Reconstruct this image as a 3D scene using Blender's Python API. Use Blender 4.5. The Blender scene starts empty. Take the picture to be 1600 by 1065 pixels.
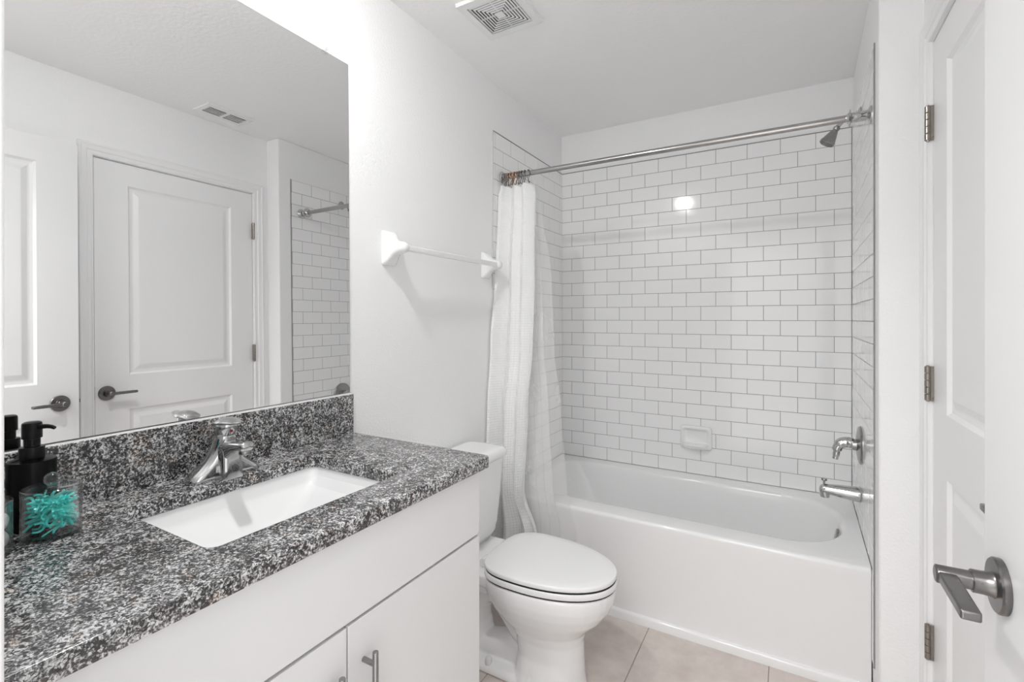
import bpy, bmesh, math, random
from mathutils import Vector, Matrix
PI = math.pi
random.seed(7)
S = bpy.context.scene
COL = S.collection

# ------------------------------------------------------------------ camera, world, lights, exposure
CAMX, CAMZ, YAW, FPX, HY, CX = 1.2631, 1.3023, 0.5239, 750.89, 497.32, 799.54
cam_d = bpy.data.cameras.new('camera')
cam = bpy.data.objects.new('camera', cam_d); COL.objects.link(cam)
cam_d.sensor_fit = 'HORIZONTAL'; cam_d.sensor_width = 36.0
cam_d.lens = 36.0 * FPX / 1600.0
cam_d.clip_start = 0.01; cam_d.clip_end = 50
cam_d.shift_x = (800 - CX) / 1600.0
cam_d.shift_y = -(532.5 - HY) / 1600.0
cam.location = (CAMX, 0.0, CAMZ)
cam.rotation_euler = (PI / 2, 0, YAW)
S.camera = cam

world = bpy.data.worlds.new('world'); S.world = world
world.use_nodes = True
world.node_tree.nodes['Background'].inputs[0].default_value = (1, 1, 1, 1)
world.node_tree.nodes['Background'].inputs[1].default_value = 0.35

def area(name, loc, rot, size, power, shape='DISK', sy=None):
    l = bpy.data.lights.new(name, 'AREA'); l.shape = shape; l.size = size
    if sy: l.size_y = sy
    l.energy = power; l.color = (1, 1, 1)
    o = bpy.data.objects.new(name, l); COL.objects.link(o); o.location = loc; o.rotation_euler = rot
    return o
LX, LY = 0.34, 0.60
LAMP = 1040.0        # radiance of the dome diffuser of the bathroom ceiling light
area('hall_fill_light', (0.85, -0.75, 2.40), (0, 0, 0), 0.9, 76.0, 'SQUARE')  # added fill light, unseen behind the camera, brightens the room through the doorway

S.view_settings.view_transform = 'Standard'
S.view_settings.look = 'None'
S.view_settings.gamma = 1.0
S.view_settings.use_curve_mapping = False
S.view_settings.exposure = -0.94
S.cycles.max_bounces = 14
S.cycles.diffuse_bounces = 8
S.cycles.glossy_bounces = 6
S.cycles.transmission_bounces = 12
S.cycles.transparent_max_bounces = 16
S.cycles.caustics_reflective = False
S.cycles.caustics_refractive = False

# ------------------------------------------------------------------ helpers
WLOC = {}
def tag(o, label=None, cat=None, group=None, kind=None):
    if label: o['label'] = label
    if cat: o['category'] = cat
    if group: o['group'] = group
    if kind: o['kind'] = kind
    return o
def thing(name, label, cat, loc=(0, 0, 0), group=None, kind=None):
    o = bpy.data.objects.new(name, None); COL.objects.link(o)
    o.empty_display_size = 0.05
    o.location = loc; WLOC[o] = Vector(loc)
    return tag(o, label, cat, group, kind)
def obj(name, bm, mat, parent=None, smooth=None, bevel=0, seg=2, origin=None, keepn=False):
    """all bmesh coordinates are world coordinates; they are shifted to the parent's or own origin"""
    if not keepn: bmesh.ops.recalc_face_normals(bm, faces=bm.faces[:])
    base = WLOC[parent] if parent else Vector((0, 0, 0))
    own = base if origin is None else Vector(origin)
    bmesh.ops.translate(bm, verts=bm.verts[:], vec=-own)
    me = bpy.data.meshes.new(name); bm.to_mesh(me); bm.free()
    if smooth is not None:
        for p in me.polygons: p.use_smooth = True
        me.set_sharp_from_angle(angle=math.radians(smooth))
    me.materials.append(mat)
    o = bpy.data.objects.new(name, me); COL.objects.link(o)
    o.location = own - base
    if parent: o.parent = parent
    WLOC[o] = own
    if bevel:
        b = o.modifiers.new('bevel', 'BEVEL'); b.width = bevel; b.segments = seg
        b.limit_method = 'ANGLE'; b.angle_limit = math.radians(40); b.harden_normals = False
        for p in me.polygons: p.use_smooth = True
        me.set_sharp_from_angle(angle=math.radians(50))
    return o
def NB(): return bmesh.new()
def box(bm, x0, x1, y0, y1, z0, z1):
    v = [bm.verts.new((x, y, z)) for x in (x0, x1) for y in (y0, y1) for z in (z0, z1)]
    for f in ((0, 1, 3, 2), (4, 6, 7, 5), (0, 4, 5, 1), (2, 3, 7, 6), (0, 2, 6, 4), (1, 5, 7, 3)):
        bm.faces.new([v[i] for i in f])
    return v
def loft(bm, rings, cap0=True, cap1=True, closed=True):
    vs = [[bm.verts.new(p) for p in r] for r in rings]
    n = len(vs[0])
    for a, b in zip(vs, vs[1:]):
        for i in range(n if closed else n - 1):
            j = (i + 1) % n
            bm.faces.new((a[i], a[j], b[j], b[i]))
    if cap0: bm.faces.new(vs[0][::-1])
    if cap1: bm.faces.new(vs[-1])
    return vs
def tube(bm, pts, rad, n=12, flat=1.0, up=None, caps=True):
    pts = [Vector(p) for p in pts]
    if not isinstance(rad, (list, tuple)): rad = [rad] * len(pts)
    rings = []; ref = None
    for i, p in enumerate(pts):
        t = (pts[min(i + 1, len(pts) - 1)] - pts[max(i - 1, 0)]).normalized()
        if ref is None:
            ref = Vector(up) if up else (Vector((0, 0, 1)) if abs(t.z) < .9 else Vector((1, 0, 0)))
        a = (ref - t * ref.dot(t)).normalized(); ref = a
        b = t.cross(a)
        rings.append([p + (a * math.cos(2 * PI * k / n) * flat + b * math.sin(2 * PI * k / n)) * rad[i] for k in range(n)])
    loft(bm, rings, caps, caps)
def smoothpath(pts, n=6):
    pts = [Vector(p) for p in pts]; out = []
    for i in range(len(pts) - 1):
        p0 = pts[max(i - 1, 0)]; p1 = pts[i]; p2 = pts[i + 1]; p3 = pts[min(i + 2, len(pts) - 1)]
        for k in range(n):
            t = k / n
            out.append(0.5 * ((2 * p1) + (p2 - p0) * t + (2 * p0 - 5 * p1 + 4 * p2 - p3) * t * t + (-p0 + 3 * p1 - 3 * p2 + p3) * t ** 3))
    out.append(pts[-1]); return out
def lathe(bm, prof, c, axis=(0, 0, 1), n=32):
    """prof: list of (radius, height along axis)"""
    ax = Vector(axis).normalized()
    a = ax.orthogonal().normalized(); b = ax.cross(a); c = Vector(c)
    rings = [[c + ax * h + (a * math.cos(2 * PI * k / n) + b * math.sin(2 * PI * k / n)) * max(r, 1e-5) for k in range(n)] for r, h in prof]
    loft(bm, rings)
def rrect(x0, x1, y0, y1, r, z, nc=6, ne=1):
    """rounded rectangle ring, r = radius or 4 radii for (x1,y1),(x0,y1),(x0,y0),(x1,y0)"""
    if not isinstance(r, (list, tuple)): r = [r] * 4
    cs = [(x1, y1, -1, -1, 0), (x0, y1, 1, -1, 90), (x0, y0, 1, 1, 180), (x1, y0, -1, 1, 270)]
    out = []
    for (cx, cy, sx, sy, a0), rr in zip(cs, r):
        for k in range(nc + 1):
            a = math.radians(a0 + 90 * k / nc)
            out.append((cx + sx * rr + rr * math.cos(a), cy + sy * rr + rr * math.sin(a), z))
    if ne > 1:
        o2 = []; n = len(out)
        for i in range(n):
            o2.append(out[i])
            if i % (nc + 1) == nc:
                p, q = Vector(out[i]), Vector(out[(i + 1) % n])
                for k in range(1, ne): o2.append(tuple(p.lerp(q, k / ne)))
        out = o2
    return out

# ------------------------------------------------------------------ materials
def mat(name, col, rough=0.5, metal=0.0, coat=0.0, bump=None, spec=0.5, ior=None, trans=0.0, alpha=None):
    m = bpy.data.materials.new(name); m.use_nodes = True
    nt = m.node_tree; b = nt.nodes['Principled BSDF']
    if isinstance(col, (int, float)): col = (col, col, col)
    b.inputs['Base Color'].default_value = (*col, 1)
    b.inputs['Roughness'].default_value = rough
    b.inputs['Metallic'].default_value = metal
    b.inputs['Coat Weight'].default_value = coat
    b.inputs['Specular IOR Level'].default_value = spec
    b.inputs['Transmission Weight'].default_value = trans
    if ior: b.inputs['IOR'].default_value = ior
    tc = nt.nodes.new('ShaderNodeTexCoord')
    nz = nt.nodes.new('ShaderNodeTexNoise'); nt.links.new(tc.outputs['Object'], nz.inputs['Vector'])
    if bump:
        sc, st, dist = bump
        nz.inputs['Scale'].default_value = sc; nz.inputs['Detail'].default_value = 3
        bp = nt.nodes.new('ShaderNodeBump'); bp.inputs['Strength'].default_value = st; bp.inputs['Distance'].default_value = dist
        nt.links.new(nz.outputs['Fac'], bp.inputs['Height']); nt.links.new(bp.outputs['Normal'], b.inputs['Normal'])
    else:
        nz.inputs['Scale'].default_value = 60
        mr = nt.nodes.new('ShaderNodeMapRange')
        mr.inputs['To Min'].default_value = max(rough - 0.015, 0); mr.inputs['To Max'].default_value = rough + 0.015
        nt.links.new(nz.outputs['Fac'], mr.inputs['Value']); nt.links.new(mr.outputs['Result'], b.inputs['Roughness'])
    return m
def ramp(nt, src, stops, interp='LINEAR'):
    r = nt.nodes.new('ShaderNodeValToRGB'); r.color_ramp.interpolation = interp
    e = r.color_ramp.elements
    while len(e) < len(stops): e.new(0.5)
    for el, (p, c) in zip(e, stops):
        el.position = p; el.color = (*(c if isinstance(c, tuple) else (c, c, c)), 1)
    nt.links.new(src, r.inputs['Fac']); return r.outputs['Color']
def mixc(nt, f, a, b, mode='MIX'):
    m = nt.nodes.new('ShaderNodeMix'); m.data_type = 'RGBA'; m.blend_type = mode
    for s, v in ((m.inputs['Factor'], f), (m.inputs['A'], a), (m.inputs['B'], b)):
        if hasattr(v, 'is_linked'): nt.links.new(v, s)
        else: s.default_value = v if isinstance(v, (int, float)) else (*v, 1)
    return m.outputs['Result']

M = {}
M['wall'] = mat('wall_paint', 0.89, 0.55, bump=(150, 0.5, 0.003), spec=0.3)
M['ceiling'] = mat('ceiling_paint', 0.92, 0.8, bump=(60, 0.3, 0.003), spec=0.2)
M['trim'] = mat('trim_enamel', 0.86, 0.32)
M['door'] = mat('door_enamel', 0.85, 0.35, bump=(300, 0.04, 0.001))
M['door_dimmed'] = mat('door_enamel_dimmed', 0.73, 0.35, bump=(300, 0.04, 0.001))  # same enamel as the other door, darkened to offset the strong light on it
M['cab'] = mat('cabinet_laminate', 0.75, 0.38)
M['gap'] = mat('cabinet_carcass', 0.30, 0.7)
M['tile'] = mat('glazed_tile', 0.89, 0.085, bump=(14, 0.05, 0.004))
M['grout'] = mat('grout', 0.28, 0.85)
M['porcelain'] = mat('porcelain', 0.85, 0.06)
M['acrylic'] = mat('tub_enamel', 0.85, 0.10)
M['plastic'] = mat('seat_plastic', 0.84, 0.16)
M['capmat'] = mat('cap_plastic', 0.75, 0.3)
M['chrome'] = mat('chrome', 0.55, 0.06, metal=1)
M['nickel'] = mat('satin_nickel', (0.20, 0.193, 0.187), 0.28, metal=1)
M['brushed'] = mat('brushed_steel', (0.33, 0.325, 0.32), 0.24, metal=1)
M['rodmetal'] = mat('rod_steel', (0.42, 0.41, 0.40), 0.2, metal=1)
M['hinge'] = mat('hinge_nickel', (0.33, 0.30, 0.265), 0.28, metal=1)
M['bronze'] = mat('ring_copper', (0.50, 0.30, 0.20), 0.25, metal=1)
M['black'] = mat('black_plastic', 0.004, 0.3, spec=0.2)
M['blackmatte'] = mat('black_bottle', 0.002, 0.25, spec=0.12)
M['dark'] = mat('painted_shade', 0.02, 0.9)  # near-black colour that stands in for shade in gaps and hollows
M['mirror'] = mat('mirror_silver', 0.86, 0.0, metal=1)
M['mirror'].node_tree.nodes['Principled BSDF'].inputs['Roughness'].links and M['mirror'].node_tree.links.remove(M['mirror'].node_tree.nodes['Principled BSDF'].inputs['Roughness'].links[0])
M['edge'] = mat('mirror_edge', 0.16, 0.35)
M['caulk'] = mat('caulk', 0.62, 0.5, bump=(400, .5, .002))
def acry_mat():
    m = bpy.data.materials.new('clear_acrylic'); m.use_nodes = True; nt = m.node_tree; nt.nodes.remove(nt.nodes['Principled BSDF'])
    tp = nt.nodes.new('ShaderNodeBsdfTransparent'); tp.inputs[0].default_value = (.97, .97, .97, 1)
    gl = nt.nodes.new('ShaderNodeBsdfGlossy'); gl.inputs['Roughness'].default_value = 0.03
    lw = nt.nodes.new('ShaderNodeLayerWeight'); lw.inputs['Blend'].default_value = 0.4
    mr = nt.nodes.new('ShaderNodeMapRange'); mr.inputs['To Min'].default_value = 0.03; mr.inputs['To Max'].default_value = 0.9
    nt.links.new(lw.outputs['Facing'], mr.inputs['Value'])
    pw = nt.nodes.new('ShaderNodeMath'); pw.operation = 'POWER'; pw.inputs[1].default_value = 2.0; nt.links.new(lw.outputs['Facing'], pw.inputs[0]); nt.links.new(pw.outputs[0], mr.inputs['Value'])
    mx = nt.nodes.new('ShaderNodeMixShader'); nt.links.new(mr.outputs['Result'], mx.inputs[0]); nt.links.new(tp.outputs[0], mx.inputs[1]); nt.links.new(gl.outputs[0], mx.inputs[2])
    nt.links.new(mx.outputs[0], nt.nodes['Material Output'].inputs[0]); return m
M['acry'] = acry_mat()
M['teal'] = mat('teal_plastic', (0.10, 0.82, 0.76), 0.3)
M['cotton'] = mat('cotton', 0.88, 0.95, bump=(200, 0.6, 0.003))
M['red'] = mat('red_dot', (0.30, 0.01, 0.03), 0.3)
M['hallwall'] = mat('hall_paint', 0.88, 0.6)

def floor_mat():
    m = bpy.data.materials.new('floor_tile'); m.use_nodes = True; nt = m.node_tree; b = nt.nodes['Principled BSDF']
    tc = nt.nodes.new('ShaderNodeTexCoord'); mp = nt.nodes.new('ShaderNodeMapping')
    mp.inputs['Location'].default_value = (-0.751, -1.62, 0)
    nt.links.new(tc.outputs['Object'], mp.inputs['Vector'])
    br = nt.nodes.new('ShaderNodeTexBrick'); br.offset = 0.0; br.squash = 1.0
    br.inputs['Scale'].default_value = 1.0; br.inputs['Brick Width'].default_value = 0.446; br.inputs['Row Height'].default_value = 0.446
    br.inputs['Mortar Size'].default_value = 0.0022; br.inputs['Mortar Smooth'].default_value = 0.2
    nt.links.new(mp.outputs['Vector'], br.inputs['Vector'])
    n1 = nt.nodes.new('ShaderNodeTexNoise'); n1.inputs['Scale'].default_value = 9; n1.inputs['Detail'].default_value = 8; n1.inputs['Roughness'].default_value = 0.65
    nt.links.new(tc.outputs['Object'], n1.inputs['Vector'])
    c = ramp(nt, n1.outputs['Fac'], [(0.3, (0.55, 0.485, 0.445)), (0.5, (0.63, 0.565, 0.525)), (0.72, (0.70, 0.645, 0.605))])
    c2 = mixc(nt, br.outputs['Fac'], c, (0.34, 0.27, 0.23))
    nt.links.new(c2, b.inputs['Base Color']); b.inputs['Roughness'].default_value = 0.42
    bp = nt.nodes.new('ShaderNodeBump'); bp.inputs['Strength'].default_value = 0.5; bp.inputs['Distance'].default_value = 0.002; bp.invert = True
    nt.links.new(br.outputs['Fac'], bp.inputs['Height']); nt.links.new(bp.outputs['Normal'], b.inputs['Normal'])
    return m
M['floor'] = floor_mat()

def granite_mat():
    m = bpy.data.materials.new('granite'); m.use_nodes = True; nt = m.node_tree; b = nt.nodes['Principled BSDF']
    tc = nt.nodes.new('ShaderNodeTexCoord')
    nw = nt.nodes.new('ShaderNodeTexNoise'); nw.inputs['Scale'].default_value = 130; nw.inputs['Detail'].default_value = 2
    nt.links.new(tc.outputs['Object'], nw.inputs['Vector'])
    vm = nt.nodes.new('ShaderNodeVectorMath'); vm.operation = 'SCALE'; vm.inputs['Scale'].default_value = 0.008
    nt.links.new(nw.outputs['Color'], vm.inputs[0])
    va = nt.nodes.new('ShaderNodeVectorMath'); va.operation = 'ADD'
    nt.links.new(tc.outputs['Object'], va.inputs[0]); nt.links.new(vm.outputs[0], va.inputs[1])
    vo = nt.nodes.new('ShaderNodeTexVoronoi'); vo.inputs['Scale'].default_value = 300
    nt.links.new(va.outputs[0], vo.inputs['Vector'])
    sp = nt.nodes.new('ShaderNodeSeparateColor'); nt.links.new(vo.outputs['Color'], sp.inputs[0])
    n2 = nt.nodes.new('ShaderNodeTexNoise'); n2.inputs['Scale'].default_value = 160; n2.inputs['Detail'].default_value = 5; n2.inputs['Roughness'].default_value = .7; n2.inputs['Distortion'].default_value = 1.2
    nt.links.new(tc.outputs['Object'], n2.inputs['Vector'])
    n4 = nt.nodes.new('ShaderNodeTexNoise'); n4.inputs['Scale'].default_value = 34; n4.inputs['Detail'].default_value = 2
    nt.links.new(tc.outputs['Object'], n4.inputs['Vector'])
    def mth(op, a, b, c=None):
        n = nt.nodes.new('ShaderNodeMath'); n.operation = op
        for i, v in enumerate((a, b, c)):
            if v is None: continue
            if hasattr(v, 'is_linked'): nt.links.new(v, n.inputs[i])
            else: n.inputs[i].default_value = v
        return n.outputs[0]
    h = mth('MULTIPLY_ADD', n2.outputs['Fac'], 1.9, -.75)
    h = mth('MULTIPLY_ADD', sp.outputs[0], .42, h)
    h = mth('MULTIPLY_ADD', n4.outputs['Fac'], .55, mth('SUBTRACT', h, .16))
    c = ramp(nt, h, [(0.0, 0.004), (0.33, 0.009), (0.44, 0.038), (0.53, 0.13), (0.64, 0.33), (0.80, 0.68)])
    n3 = nt.nodes.new('ShaderNodeTexNoise'); n3.inputs['Scale'].default_value = 28; n3.inputs['Detail'].default_value = 2
    nt.links.new(tc.outputs['Object'], n3.inputs['Vector'])
    f3 = ramp(nt, n3.outputs['Fac'], [(0.60, 0.0), (0.70, 0.6)])
    c2 = mixc(nt, f3, c, (1.0, 0.80, 0.66), 'MULTIPLY')
    nt.links.new(c2, b.inputs['Base Color'])
    b.inputs['Roughness'].default_value = 0.24; b.inputs['Specular IOR Level'].default_value = 0.85
    return m
M['granite'] = granite_mat()

def curtain_mat():
    m = bpy.data.materials.new('waffle_cloth'); m.use_nodes = True; nt = m.node_tree; b = nt.nodes['Principled BSDF']
    b.inputs['Base Color'].default_value = (0.98, 0.98, 0.98, 1); b.inputs['Roughness'].default_value = 0.9
    b.inputs['Specular IOR Level'].default_value = 0.2
    tc = nt.nodes.new('ShaderNodeTexCoord'); sx = nt.nodes.new('ShaderNodeSeparateXYZ'); nt.links.new(tc.outputs['UV'], sx.inputs[0])
    def math_(op, a, bb=None):
        n = nt.nodes.new('ShaderNodeMath'); n.operation = op
        for i, v in enumerate((a, bb)):
            if v is None: continue
            if hasattr(v, 'is_linked'): nt.links.new(v, n.inputs[i])
            else: n.inputs[i].default_value = v
        return n.outputs[0]
    k = 2 * PI / 0.017
    p = math_('ADD', sx.outputs[0], sx.outputs[1]); q = math_('SUBTRACT', sx.outputs[0], sx.outputs[1])
    h = math_('MULTIPLY', math_('SINE', math_('MULTIPLY', p, k * .7)), math_('SINE', math_('MULTIPLY', q, k * .7)))
    bp = nt.nodes.new('ShaderNodeBump'); bp.inputs['Strength'].default_value = 0.5; bp.inputs['Distance'].default_value = 0.0022
    nt.links.new(h, bp.inputs['Height']); nt.links.new(bp.outputs['Normal'], b.inputs['Normal'])
    tr = nt.nodes.new('ShaderNodeBsdfTranslucent'); tr.inputs[0].default_value = (.9, .9, .9, 1)
    mx = nt.nodes.new('ShaderNodeMixShader'); mx.inputs[0].default_value = 0.15
    nt.links.new(b.outputs[0], mx.inputs[1]); nt.links.new(tr.outputs[0], mx.inputs[2])
    nt.links.new(mx.outputs[0], nt.nodes['Material Output'].inputs[0])
    return m
M['curtain'] = curtain_mat()
def liner_mat():
    m = bpy.data.materials.new('clear_vinyl'); m.use_nodes = True; nt = m.node_tree; b = nt.nodes['Principled BSDF']
    b.inputs['Base Color'].default_value = (0.9, 0.9, 0.9, 1); b.inputs['Roughness'].default_value = 0.25
    b.inputs['Transmission Weight'].default_value = 0.0
    tc = nt.nodes.new('ShaderNodeTexCoord')
    nz = nt.nodes.new('ShaderNodeTexNoise'); nz.inputs['Scale'].default_value = 6; nt.links.new(tc.outputs['Object'], nz.inputs['Vector'])
    mr = nt.nodes.new('ShaderNodeMapRange'); mr.inputs['To Min'].default_value = 0.68; mr.inputs['To Max'].default_value = 0.79
    nt.links.new(nz.outputs['Fac'], mr.inputs['Value'])
    tp = nt.nodes.new('ShaderNodeBsdfTransparent')
    mx = nt.nodes.new('ShaderNodeMixShader'); nt.links.new(mr.outputs['Result'], mx.inputs[0])
    nt.links.new(b.outputs[0], mx.inputs[1]); nt.links.new(tp.outputs[0], mx.inputs[2])
    nt.links.new(mx.outputs[0], nt.nodes['Material Output'].inputs[0])
    return m
M['liner'] = liner_mat()
def emit(name, s):
    m = bpy.data.materials.new(name); m.use_nodes = True; b = m.node_tree.nodes['Principled BSDF']
    b.inputs['Base Color'].default_value = (.9, .9, .9, 1)
    b.inputs['Emission Color'].default_value = (1, 1, 1, 1); b.inputs['Emission Strength'].default_value = s
    return m
M['diffuser'] = emit('lamp_diffuser', LAMP)

# ------------------------------------------------------------------ room dimensions (metres)
YB = 2.8215; ZC = 2.464; ZT = 2.222; ZTUB = 0.4383; YT = 2.0518
XR = 1.6224; AB = 1.5235; AF = 1.5071; YJ = 1.915; YTE = 2.0046
YF = 0.11                     # inner face of the entry wall
ax = lambda y: AF + (AB - AF) * (y - YJ) / (YB - YJ)      # alcove wall face x at depth y

def struct(name, bm, m, label=None, **k):
    o = obj(name, bm, m, **k); o['kind'] = 'structure'
    if label: o['label'] = label
    return o

bm = NB(); box(bm, -0.12, 2.6, -1.75, 0.03, -0.1, 0.0); struct('floor_hall', bm, M['hallwall'])
bm = NB(); box(bm, -0.12, 2.6, 0.03, YB + .12, -0.1, 0.0); struct('floor', bm, M['floor'], 'beige stone-look square tile floor with thin grout lines')
bm = NB(); box(bm, -0.12, 2.6, -0.002, YB + .12, ZC, ZC + .1); struct('ceiling', bm, M['ceiling'], 'textured white bathroom ceiling')
bm = NB(); box(bm, -0.12, 0.0, 0.0, YB + .12, 0, ZC); wall_left = struct('wall_left', bm, M['wall'], 'white painted wall behind the mirror and toilet')
bm = NB(); box(bm, 0.0, 1.75, YB + .006, YB + .12, 0, ZC); wall_back = struct('wall_back', bm, M['wall'], 'white painted back wall of the tub alcove')
# right side: alcove wall steps out to the wall that holds the closed door
bm = NB()
T = .006
ring = lambda z: [(ax(YJ) + .003, YJ, z), (XR + .13, YJ, z), (XR + .13, YB + .006, z), (AB + T, YB + .006, z)]
loft(bm, [ring(0), ring(ZC)]); wall_alcove = struct('wall_alcove', bm, M['wall'], 'white wall block at the faucet end of the tub', bevel=.006)
# wall right with a door opening y 1.021..1.8105
DY0, DY1, DZ = 1.021, 1.8105, 2.0985
bm = NB()
box(bm, XR, XR + .13, 0.0, DY0 - .012, 0, ZC); box(bm, XR, XR + .13, DY1 + .012, YJ, 0, ZC); box(bm, XR, XR + .13, DY0 - .012, DY1 + .012, DZ + .012, ZC)
struct('wall_right', bm, M['wall'], 'white painted wall around the closed door')
# entry wall with doorway x .725 .. 1.54
EX0, EX1, EZ = .725, 1.542, 2.105
bm = NB()
box(bm, 0.0, EX0, 0.0, YF, 0, ZC); box(bm, EX1, XR, 0.0, YF, 0, ZC); box(bm, EX0, EX1, 0.0, YF, EZ, ZC)
struct('wall_front', bm, M['wall'], 'white wall at the entry doorway beside the vanity', bevel=.002)
# hallway outside the doorway
bm = NB(); box(bm, 0.0, 2.5, -1.75, -1.65, 0, ZC); struct('wall_hall_back', bm, M['hallwall'])
bm = NB(); box(bm, -0.12, 0.0, -1.75, 0.0, 0, ZC); struct('wall_hall_left', bm, M['hallwall'])
bm = NB(); box(bm, 2.5, 2.6, -1.75, 0.0, 0, ZC); struct('wall_hall_right', bm, M['hallwall'])
bm = NB(); box(bm, XR, 2.5, -0.1, 0.0, 0, ZC); struct('wall_hall_side', bm, M['hallwall'])
bm = NB(); box(bm, -0.12, 2.6, -1.75, -0.002, ZC, ZC + .1); struct('ceiling_hall', bm, M['ceiling'])

# ------------------------------------------------------------------ wall tile (individual glazed tiles over grout)
TP, RP = 0.1535, (ZT - ZTUB) / 23.0
def tile_panel(parent, a0, a1, z0, z1, ph_even, ph_odd, P, name='tile_panel', th=.006):
    """P(a, z, h) -> world point; a runs along the wall, h out of the wall; h = 0 is the tile face"""
    bm = NB()
    def slab(u0, u1, w0, w1, h0, h1, ch=0.0, tilt=(0, 0)):
        vs = []
        for (uu, ww) in ((u0, w0), (u1, w0), (u1, w1), (u0, w1)): vs.append(bm.verts.new(P(uu, ww, h0)))
        vm = [bm.verts.new(P(uu, ww, h1 - ch)) for (uu, ww) in ((u0, w0), (u1, w0), (u1, w1), (u0, w1))] if ch else vs
        vt = []
        for i, (uu, ww) in enumerate(((u0 + ch, w0 + ch), (u1 - ch, w0 + ch), (u1 - ch, w1 - ch), (u0 + ch, w1 - ch))):
            dh = tilt[0] * (1 if i in (1, 2) else -1) + tilt[1] * (1 if i > 1 else -1)
            vt.append(bm.verts.new(P(uu, ww, h1 + dh)))
        for a, b in (((vs, vm), (vm, vt)) if ch else ((vs, vt),)):
            for i in range(4): bm.faces.new((a[i], a[(i + 1) % 4], b[(i + 1) % 4], b[i]))
        bm.faces.new(vt)
        return len(bm.faces)
    g = .0009; row = 0; z = z1
    while z > z0 + .004:
        zb = max(z - RP, z0)
        if row == 0: zb = z - RP
        ph = ph_even if row % 2 == 0 else ph_odd
        js = [a0]; k = math.ceil((a0 - ph) / TP - 1e-6)
        while ph + k * TP < a1 - .003:
            if ph + k * TP > a0 + .003: js.append(ph + k * TP)
            k += 1
        js.append(a1)
        for u0, u1 in zip(js, js[1:]):
            slab(u0 + g, u1 - g, zb + g, z - g, -th, -.0004, .0011, (random.uniform(-1, 1) * .00022, random.uniform(-1, 1) * .00016))
        z -= RP; row += 1
    o = obj(name, bm, M['tile'], parent, keepn=False)
    bm = NB(); vs = [[bm.verts.new(P(u, w, h)) for (u, w) in ((a0, z0), (a1, z0), (a1, z1), (a0, z1))] for h in (-th, -.0013)]
    for i in range(4): bm.faces.new((vs[0][i], vs[0][(i + 1) % 4], vs[1][(i + 1) % 4], vs[1][i]))
    bm.faces.new(vs[1]); bm.faces.new(vs[0][::-1])
    obj('grout', bm, M['grout'], parent)
    return o
tile_panel(wall_back, 0.0, AB, ZTUB + .001, ZT, .1485, .0717, lambda a, z, h: (a, YB - h, z))
tile_panel(wall_left, YTE - .012, YB, ZTUB + .001, ZT, 2.170, 2.0933, lambda a, z, h: (h + .006, a, z))
tile_panel(wall_alcove, YTE, YB, ZTUB + .001, ZT, 2.163, 2.0863, lambda a, z, h: (ax(a) - h, a, z))
# narrow tile leg beside the tub apron, with metal edge
bm = NB(); box(bm, ax(YTE) - .0, ax(YTE) + .004, YTE, YT, .13, ZTUB); obj('tile_leg', bm, M['tile'], wall_alcove)
bm = NB(); box(bm, ax(YTE) - .0015, ax(YTE) + .004, YTE - .004, YTE + .0005, .13, ZT + .003)
obj('edge_trim', bm, M['grout'], wall_alcove)
bm = NB(); box(bm, 0.0, .0075, YTE - .0155, YTE - .0115, ZTUB, ZT + .002); obj('edge_trim', bm, M['caulk'], wall_left)
# grey line of sealant on top of the tile
bm = NB(); box(bm, 0.006, AB, YB - .001, YB + .006, ZT, ZT + .003); obj('grout_cap', bm, M['grout'], wall_back)
bm = NB(); box(bm, 0.0, .0068, YTE - .012, YB, ZT, ZT + .003); obj('grout_cap', bm, M['grout'], wall_left)

# ------------------------------------------------------------------ trim
def casing(name, P, a0, a1, ztop, mat_, w=.062, label=None):
    """P(a, z, h); profile stepped moulding around three sides of an opening"""
    prof = [(0, 0), (0, .010), (.006, .012), (.010, .009), (.022, .010), (.026, .014), (.044, .016), (.050, .019), (w - .003, .019), (w, .016), (w, 0)]
    rings = []
    for o_, h in prof:
        rings.append([P(a0 - o_, 0.0, h), P(a0 - o_, ztop + o_, h), P(a1 + o_, ztop + o_, h), P(a1 + o_, 0.0, h)])
    bm = NB(); loft(bm, rings, False, False, closed=False)
    # end caps at the floor
    return struct(name, bm, mat_, label)
casing('trim_1', lambda a, z, h: (XR - h, a, z), DY0 - .006, DY1 + .006, DZ + .006, M['trim'], .058, 'white moulded casing around the closed door')
casing('trim_2', lambda a, z, h: (a, YF + h, z), EX0 + .003, EX1 - .003, EZ - .006, M['trim'], .062, 'white moulded casing of the entry doorway') if False else None
# door jamb of the closed door
bm = NB()
box(bm, XR + .0, XR + .13, DY0 - .012, DY0 - .003, 0, DZ + .003); box(bm, XR, XR + .13, DY1 + .003, DY1 + .012, 0, DZ + .003)
box(bm, XR, XR + .13, DY0 - .012, DY1 + .012, DZ + .003, DZ + .012); box(bm, XR + .038, XR + .05, DY0 - .003, DY0 + .01, 0, DZ)
box(bm, XR + .038, XR + .05, DY1 - .01, DY1 + .003, 0, DZ); box(bm, XR + .038, XR + .05, DY0, DY1, DZ - .01, DZ + .003)
struct('trim_3', bm, M['trim'], 'white jamb of the closed door')
bm = NB(); box(bm, XR + .125, XR + .13, DY0 - .012, DY1 + .012, 0, DZ + .012); struct('closet_shade', bm, M['dark'])  # near-black sheet painted as the unlit space behind the door
# entry doorway jamb lining and casing legs
bm = NB()
box(bm, EX0 - .055, EX0 + .009, YF, YF + .017, 0, EZ + .05); box(bm, EX0 - .055, EX1 + .03, YF, YF + .016, EZ - .004, EZ + .05); box(bm, EX1 - .002, EX1 + .05, YF, YF + .016, 0, EZ + .05)
struct('trim_2', bm, M['trim'], 'white casing of the entry doorway at the left photo edge', bevel=.003)
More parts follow.
